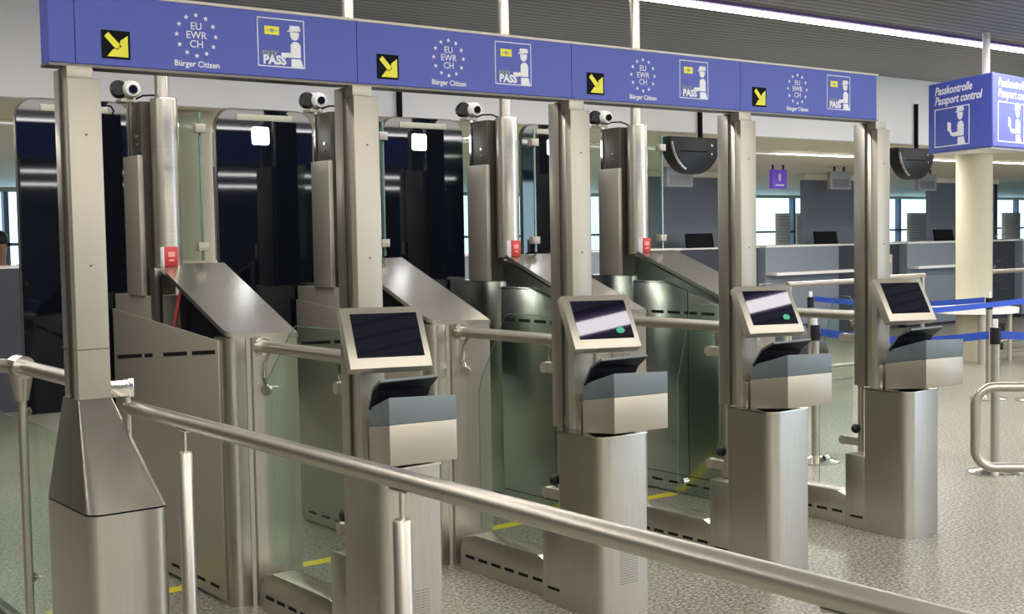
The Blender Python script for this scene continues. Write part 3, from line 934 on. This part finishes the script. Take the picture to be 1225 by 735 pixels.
# ------------------------------------------------------------------ passport booths at the back
PER = 3.504
CY = 8.3
def booth(xr, light_w, lab, part=True):
    t = empty('passport_booth', (xr, CY, 0), lab, 'booth', 'grey passport booths')
    MB().box(-light_w, 0, 0, .9, .05, 1.40, .004).build('counter_front', COUNTERGREY, t)
    MB().box(-light_w, .02, -.02, .9, 1.40, 1.43, .003).build('counter_top', LAMINATE, t)
    MB().box(-light_w, .24, -.22, 0.0, .985, 1.03, .006).build('writing_shelf', LAMINATE, t)
    MB().box(-light_w + .05, -.0, .05, .9, 0, .05).build('plinth', COUNTERDARK, t)
    MB().box(.002, PER - light_w - .002, .15, .9, 0, 1.40).build('side_counter', COUNTERDARK, t)
    MB().box(.02, PER - light_w, .13, .9, 1.40, 1.42).build('side_counter_top', LAMINATE, t)
    if not part: return t
    w = empty('booth_partition', (xr + 1.43, 9.25, 0), lab.replace('grey passport booth', 'tall slate grey partition wall of the booth').replace(' counter', ''), 'partition', 'slate grey booth partitions')
    MB().box(-1.07, .99, 0, .11, 0, SOF - .09).build('partition_panel', BOOTHGREY, w)
    MB().box(-1.12, 1.08, -.04, .14, SOF - .09, SOF - .001).build('head_rail', CREAM, w)
    MB().box(1.0, 1.06, -.02, .13, 0, SOF - .09).build('frame_post', COUNTERDARK, w)
    return t


bl_ = ['grey passport booth counter at the far left behind the black doors',
       'grey passport booth counter behind the second lit door',
       'grey passport booth hidden behind the third gate column',
       'grey passport booth counter with dark monitor, just right of the rightmost gate cover',
       'grey passport booth with blue window opening, between the fourth and rightmost posts',
       'grey passport booth with louvred panel, just left of the round cream pillar',
       'grey passport booth at the far right beyond the round cream pillar']
xr0 = 14.634 - 4 * PER
for i in range(7):
    booth(xr0 + i * PER, 1.72, bl_[i], i not in (0, 2))
# dark counter-top monitors
ml = ['small black monitor on the counter right of the rightmost gate column', 'small black monitor on the counter left of the rightmost post', 'small black monitor on the counter against the pillar']
for i, xx in enumerate((11.9, 14.78, 18.02)):
    t = empty('counter_monitor', (xx, CY + .35, 1.42), ml[i], 'monitor', 'black monitors on the counters')
    MB().solid([(-.26, 0, .0), (.30, 0, .0), (.30, .04, .0), (-.26, .04, .0)], [(-.22, .06, .21), (.32, .06, .21), (.32, .10, .21), (-.22, .10, .21)], .004).build('screen_housing', MATBLACK, t)
    MB().box(-.05, .15, .04, .14, 0, .02).build('stand', BLACK, t)
# louvred panels and glass screens in the openings
for xx, ww, lab in ((15.25, .32, 'cream louvred panel behind the blue booth opening, left one'), (15.72, .20, 'cream louvred panel behind the blue booth opening, right one'), (19.07, .55, 'cream louvred panel in the opening left of the pillar'), (22.3, .6, 'cream louvred panel beyond the pillar at the right edge')):
    t = empty('louvred_panel', (xx, 9.9, 0), lab, 'panel', 'cream louvred panels')
    MB().box(-ww / 2 - .02, ww / 2 + .02, .03, .06, 0, 1.95).build('backing', LOUVRE, t)
    l_ = MB()
    for j in range(26):
        l_.prism_yz([(0, .6 + j * .052), (.03, .6 + j * .052), (.03, .64 + j * .052), (.022, .64 + j * .052)], -ww / 2, ww / 2)
    l_.build('slats', LAMINATE, t)
# hanging number plates
for xx, m_, lab in ((10.32, PLATEGREY, 'blank pale lilac hanging plate under the half-round unit'), (12.28, PURPLE, 'small glowing purple hanging sign above a booth opening'),
                    (13.63, PLATEGREY, 'grey hanging plate left of the rightmost post'), (15.78, PLATEGREY, 'grey hanging plate left of the round pillar')):
    t = empty('hanging_plate', (xx, 7.5, 2.24), lab, 'hanging sign', 'small hanging signs over the booths')
    hw = .15 if m_ is PURPLE else .24
    MB().box(-hw, hw, -.02, .04, .0, .26, .004).build('plate', m_, t)
    MB().box(-.12, -.10, 0, .02, .26, SOF - 2.24).box(.10, .12, 0, .02, .26, SOF - 2.24).build('hanger', BLACK, t)
    if m_ is PURPLE:
        MB().prism_xz([(-.02, .10), (.02, .10), (.025, .19), (0, .215), (-.025, .19)], -.023, -.02).box(-.09, .09, -.023, -.02, .035, .055).build('pictogram', WHITE, t)
    else:
        MB().box(-.19, .19, -.023, -.02, .03, .15, .0).build('display_window', mat('display_grey', (.20, .20, .24), .3), t)
# green exit sign and blue glazing in the distance
t = empty('exit_sign', (11.9, 12.4, 2.05), 'tiny green lit exit sign far off under the half-round unit', 'sign')
MB().box(-.16, .16, 0, .05, 0, .22).build('case', LAMINATE, t)
MB().box(-.14, .14, -.004, 0, .02, .20).build('lit_face', GREENICON, t)
MB().box(-.01, .01, .02, .04, .22, SOF - 2.05).build('hanger', PLATE, t)
# wayfinding poster with yellow band on a stand
t = empty('notice_stand', (12.05, 5.3, 0), 'grey notice stand with a yellow heading in front of the booths, left of the pillar', 'sign stand')
t.location = (11.55, 5.2, 0)
MB().box(-.12, .12, -.01, .01, .99, 1.33, .003).build('notice_board', PLATEGREY, t)
MB().box(-.085, .085, -.014, -.01, 1.24, 1.275).build('yellow_heading', YELLOW, t)
MB().tube([(-.12, 0, .02), (-.12, 0, 1.5)], .01, 10).build('stand_pole', TUBE, t)
MB().tube([(-.12, 0, 0), (-.12, 0, .02)], .12, 20).build('stand_base', TUBE, t)

# ------------------------------------------------------------------ belt barriers
def stanchion(loc, lab, h=.97):
    t = empty('belt_post', loc, lab, 'barrier post', 'belt barrier posts')
    MB().tube([(0, 0, 0), (0, 0, .012), (0, 0, .03), (0, 0, .045)], [.17, .17, .08, .035], 36).build('base', POLISH, t)
    MB().tube([(0, 0, .03), (0, 0, h - .10)], .029, 24).build('pole', TUBE, t)
    MB().tube([(0, 0, h - .11), (0, 0, h)], .034, 24).build('belt_head', BLACK, t)
    MB().tube([(0, 0, h), (0, 0, h + .055)], .017, 16).build('cap', LAMINATE, t)
    return t


SP = [(6.15, .44), (9.407, 2.49), (9.62, 2.15), (8.65, 4.0), (7.6, 1.9)]
stanchion((*SP[0], 0), 'steel belt barrier post with round base nearest the camera, behind the curved tube rail', .97)
stanchion((*SP[1], 0), 'steel belt barrier post in front of the cream pillar', .97)
stanchion((*SP[2], 0), 'steel belt barrier post at the right edge of the view', .97)
stanchion((*SP[3], 0), 'steel belt barrier post seen between the third and rightmost kiosks', .97)

SX, SY = 5.62, 1.50


def belt(a, b, z0, z1, lab):
    a, b = Vector((*a, z0)), Vector((*b, z1))
    d = (b - a).normalized()
    a, b = a + d * .04, b - d * .04
    n = Vector((-d.y, d.x, 0)) * .0015
    mb = MB()
    N = 10
    P = [a.lerp(b, i / N) - Vector((0, 0, .05 * math.sin(math.pi * i / N))) for i in range(N + 1)]
    for i in range(N):
        p, q = P[i], P[i + 1]
        hh = Vector((0, 0, .026))
        mb.solid([p - hh - n, q - hh - n, q - hh + n, p - hh + n], [p + hh - n, q + hh - n, q + hh + n, p + hh + n])
    tag(mb.build('barrier_belt', BELT), lab, 'barrier belt', 'blue barrier belts')


belt(SP[0], (SX, SY), .92, .92, 'blue barrier belt running left from the nearest belt post')
belt(SP[0], (7.9, -.4), .92, .92, 'blue barrier belt running right from the nearest belt post')
belt(SP[1], SP[3], .95, .95, 'upper blue barrier belt behind the rightmost kiosk and post')
belt(SP[2], (7.2, 3.1), .95, .92, 'blue barrier belt crossing behind the others towards the right edge')
stanchion((SX, SY, 0), 'steel belt barrier post hidden behind the rightmost kiosk', .97)
stanchion((7.2, 3.1, 0), 'steel belt barrier post behind the rightmost tall post', .97)
stanchion((7.9, -.4, 0), 'steel belt barrier post just outside the right of the view', .97)

# tubular barriers in the background
def tube_barrier(x0, x1, y, lab, card=False):
    t = empty('tube_barrier', ((x0 + x1) / 2, y, 0), lab, 'barrier', 'steel tube barriers in the background')
    hx = (x1 - x0) / 2
    MB().tube([(-hx, 0, 1.07), (hx, 0, 1.07)], .028, 16).build('top_rail', TUBE, t)
    MB().tube([(-hx, 0, .15), (hx, 0, .15)], .022, 16).build('bottom_rail', TUBE, t)
    for s in (-1, 1):
        MB().tube([(s * (hx - .03), 0, 0), (s * (hx - .03), 0, 1.05)], .026, 14).build('upright', TUBE, t)
    return t


tube_barrier(8.95, 10.15, 4.55, 'steel tube barrier seen between the third and rightmost kiosks')
tube_barrier(10.6, 11.9, 4.9, 'steel tube barrier seen right of the rightmost post')
tube_barrier(13.3, 15.2, 4.9, 'steel tube barrier at the right edge beyond the pillar')
bg = empty('travel_bag', (9.95, 5.2, 0), 'dark lumpy bag on the floor seen between the third and rightmost kiosks', 'bag')
MB().ball((0, 0, .24), .30, (1.1, .7, .8), 24).ball((.2, 0, .2), .22, (1, .8, .9)).build('bag_body', BAG, bg)
MB().tube([(-.15, 0, .45), (-.05, 0, .56), (.1, 0, .56), (.2, 0, .42)], .014, 8).build('handle', BLACK, bg)
sb = empty('service_cart', (9.35, 5.2, 0), 'upright dark teal case beside the dark bag', 'case')
MB().box(-.20, .20, -.1, .1, .08, .86, .02).build('case_body', mat('teal_grey_case', (.05, .075, .085), .5), sb)
MB().tube([(-.1, 0, .85), (-.1, 0, 1.05), (.1, 0, 1.05), (.1, 0, .85)], .01, 8).build('handle', TUBE, sb)
MB().tube([(-.16, -.12, .04), (-.16, .12, .04)], .04, 14).tube([(.16, -.12, .04), (.16, .12, .04)], .04, 14).build('wheels', BLACK, sb)

# curved tube crash rail at the right edge
lp = empty('curved_tube_rail', (4.86, -.25, 0), 'bent steel tube rail with rounded corners at the right edge of the floor', 'rail')
R_ = .10
zt, zl = .745, .295
lp.rotation_euler = (0, 0, math.radians(-44))
xl, xr_ = -.02, 1.25
pts = [(xr_, 0, zt)]
for i in range(7):
    a = math.radians(90 + 90 * i / 6)
    pts.append((xl + R_ + R_ * math.cos(a), 0, zt - R_ + R_ * math.sin(a)))
for i in range(7):
    a = math.radians(180 + 90 * i / 6)
    pts.append((xl + R_ + R_ * math.cos(a), 0, zl + R_ + R_ * math.sin(a)))
pts.append((xr_, 0, zl))
MB().tube(pts, .027, 18).build('bent_tube', TUBE, lp)
MB().tube([(xr_ - .05, 0, 0), (xr_ - .05, 0, zt + .02)], .03, 18).build('floor_post', TUBE, lp)

# dark plant-like stand at the right edge
pl = empty('slender_plant', (14.0, 5.3, 0), 'dark slender plant at the right edge beyond the pillar', 'plant')
MB().tube([(0, 0, 0), (0, 0, .35)], [.16, .2], 20).build('pot', BLACK, pl)
lv = MB()
for i in range(90):
    z = .4 + 1.25 * random.random()
    a = random.random() * 6.28
    rr = .05 + .10 * random.random()
    c0 = Vector((rr * math.cos(a), rr * math.sin(a), z))
    d = Vector((math.cos(a), math.sin(a), random.uniform(-.4, .8))).normalized() * .09
    s_ = Vector((-math.sin(a), math.cos(a), 0)) * .025
    lv.solid([c0 - s_ * .3, c0 + d * .5 - s_, c0 + d, c0 + d * .5 + s_], [v + Vector((0, 0, .003)) for v in (c0 - s_ * .3, c0 + d * .5 - s_, c0 + d, c0 + d * .5 + s_)])
lv.build('leaves', LEAF, pl, smooth=0)
MB().tube([(0, 0, .3), (.01, 0, 1.0), (0, .01, 1.6)], .012, 8).build('stem', LEAF, pl)

# ------------------------------------------------------------------ seated officer at the far left booth
def skin_body(name, nodes, edges, m, parent):
    me = bpy.data.meshes.new(name)
    me.from_pydata([n[0] for n in nodes], edges, [])
    o = bpy.data.objects.new(name, me)
    COL.objects.link(o)
    md = o.modifiers.new('skin', 'SKIN')
    for i, n in enumerate(nodes):
        me.skin_vertices[0].data[i].radius = n[1] if isinstance(n[1], tuple) else (n[1], n[1])
    me.skin_vertices[0].data[0].use_root = True
    sd = o.modifiers.new('sub', 'SUBSURF'); sd.levels = 2; sd.render_levels = 2
    bpy.context.view_layer.update()
    me2 = bpy.data.meshes.new_from_object(o.evaluated_get(bpy.context.evaluated_depsgraph_get()))
    bpy.data.objects.remove(o)
    me2.materials.clear(); me2.materials.append(m)
    me2.polygons.foreach_set('use_smooth', [True] * len(me2.polygons))
    o = bpy.data.objects.new(name, me2)
    COL.objects.link(o)
    o.parent = parent
    return o


pe = empty('person', (2.42, 9.86, .42), 'person in dark uniform seated behind the counter at the far left, looking down', 'person')
nodes = [((0, 0, .55), (.15, .12)), ((0, 0, .78), (.14, .10)), ((0, -.01, 1.0), (.16, .10)), ((0, -.01, 1.10), .06), ((0, -.04, 1.18), .055),
         ((0, -.06, 1.28), (.075, .09)), ((0, -.06, 1.38), (.07, .085)),
         ((.17, -.01, 1.03), .06), ((.24, -.02, .82), .048), ((.16, -.25, .78), .035), ((.12, -.34, .79), .026),
         ((-.17, -.01, 1.03), .06), ((-.24, -.02, .82), .048), ((-.16, -.25, .78), .035), ((-.12, -.34, .79), .026),
         ((.10, -.05, .50), .09), ((.12, -.42, .48), .065), ((.12, -.46, .05), .045), ((-.10, -.05, .50), .09), ((-.12, -.42, .48), .065), ((-.12, -.46, .05), .045)]
nodes = [((n[0][0], n[0][1], n[0][2] - .12), n[1]) for n in nodes]
edges = [(0, 1), (1, 2), (2, 3), (3, 4), (4, 5), (5, 6), (2, 7), (7, 8), (8, 9), (9, 10), (2, 11), (11, 12), (12, 13), (13, 14), (0, 15), (15, 16), (16, 17), (0, 18), (18, 19), (19, 20)]
skin_body('body', nodes, edges, SKIN, pe)
cl_n = [((n[0][0], n[0][1], n[0][2]), tuple(1.13 * q for q in (n[1] if isinstance(n[1], tuple) else (n[1], n[1])))) for n in nodes[:3]] + \
       [(nodes[i][0], nodes[i][1] * 1.18) for i in (7, 8, 9, 11, 12, 13, 15, 16, 17, 18, 19, 20)]
skin_body('uniform', cl_n, [(0, 1), (1, 2), (2, 3), (3, 4), (4, 5), (2, 6), (6, 7), (7, 8), (0, 9), (9, 10), (10, 11), (0, 12), (12, 13), (13, 14)], UNIFORM, pe)
MB().ball((0, -.045, 1.275), .098, (.92, 1.05, .95), 24).build('hair', HAIR, pe)
MB().ball((-.03, -.158, 1.195), .009).ball((.03, -.158, 1.195), .009).build('eyes', BLACK, pe)
MB().solid([(-.012, -.15, 1.15), (.012, -.15, 1.15), (0, -.145, 1.19)], [(-.010, -.172, 1.152), (.010, -.172, 1.152), (0, -.15, 1.19)]).build('nose', SKIN, pe)
ch = empty('office_chair', (2.42, 9.92, 0), 'black office chair under the person at the far left', 'chair')
MB().box(-.24, .24, -.26, .24, .60, .67, .02).build('seat', BLACK, ch)
MB().box(-.22, .22, .26, .31, .85, 1.35, .02).build('backrest', BLACK, ch)
MB().tube([(0, 0, .05), (0, 0, .60)], .03, 14).build('column', PLATE, ch)
for i in range(5):
    a = 2 * math.pi * i / 5
    MB().tube([(0, 0, .07), (.28 * math.cos(a), .28 * math.sin(a), .04)], .018, 8).ball((.28 * math.cos(a), .28 * math.sin(a), .03), .03, (1, 1, 1), 12).build('leg', BLACK, ch)
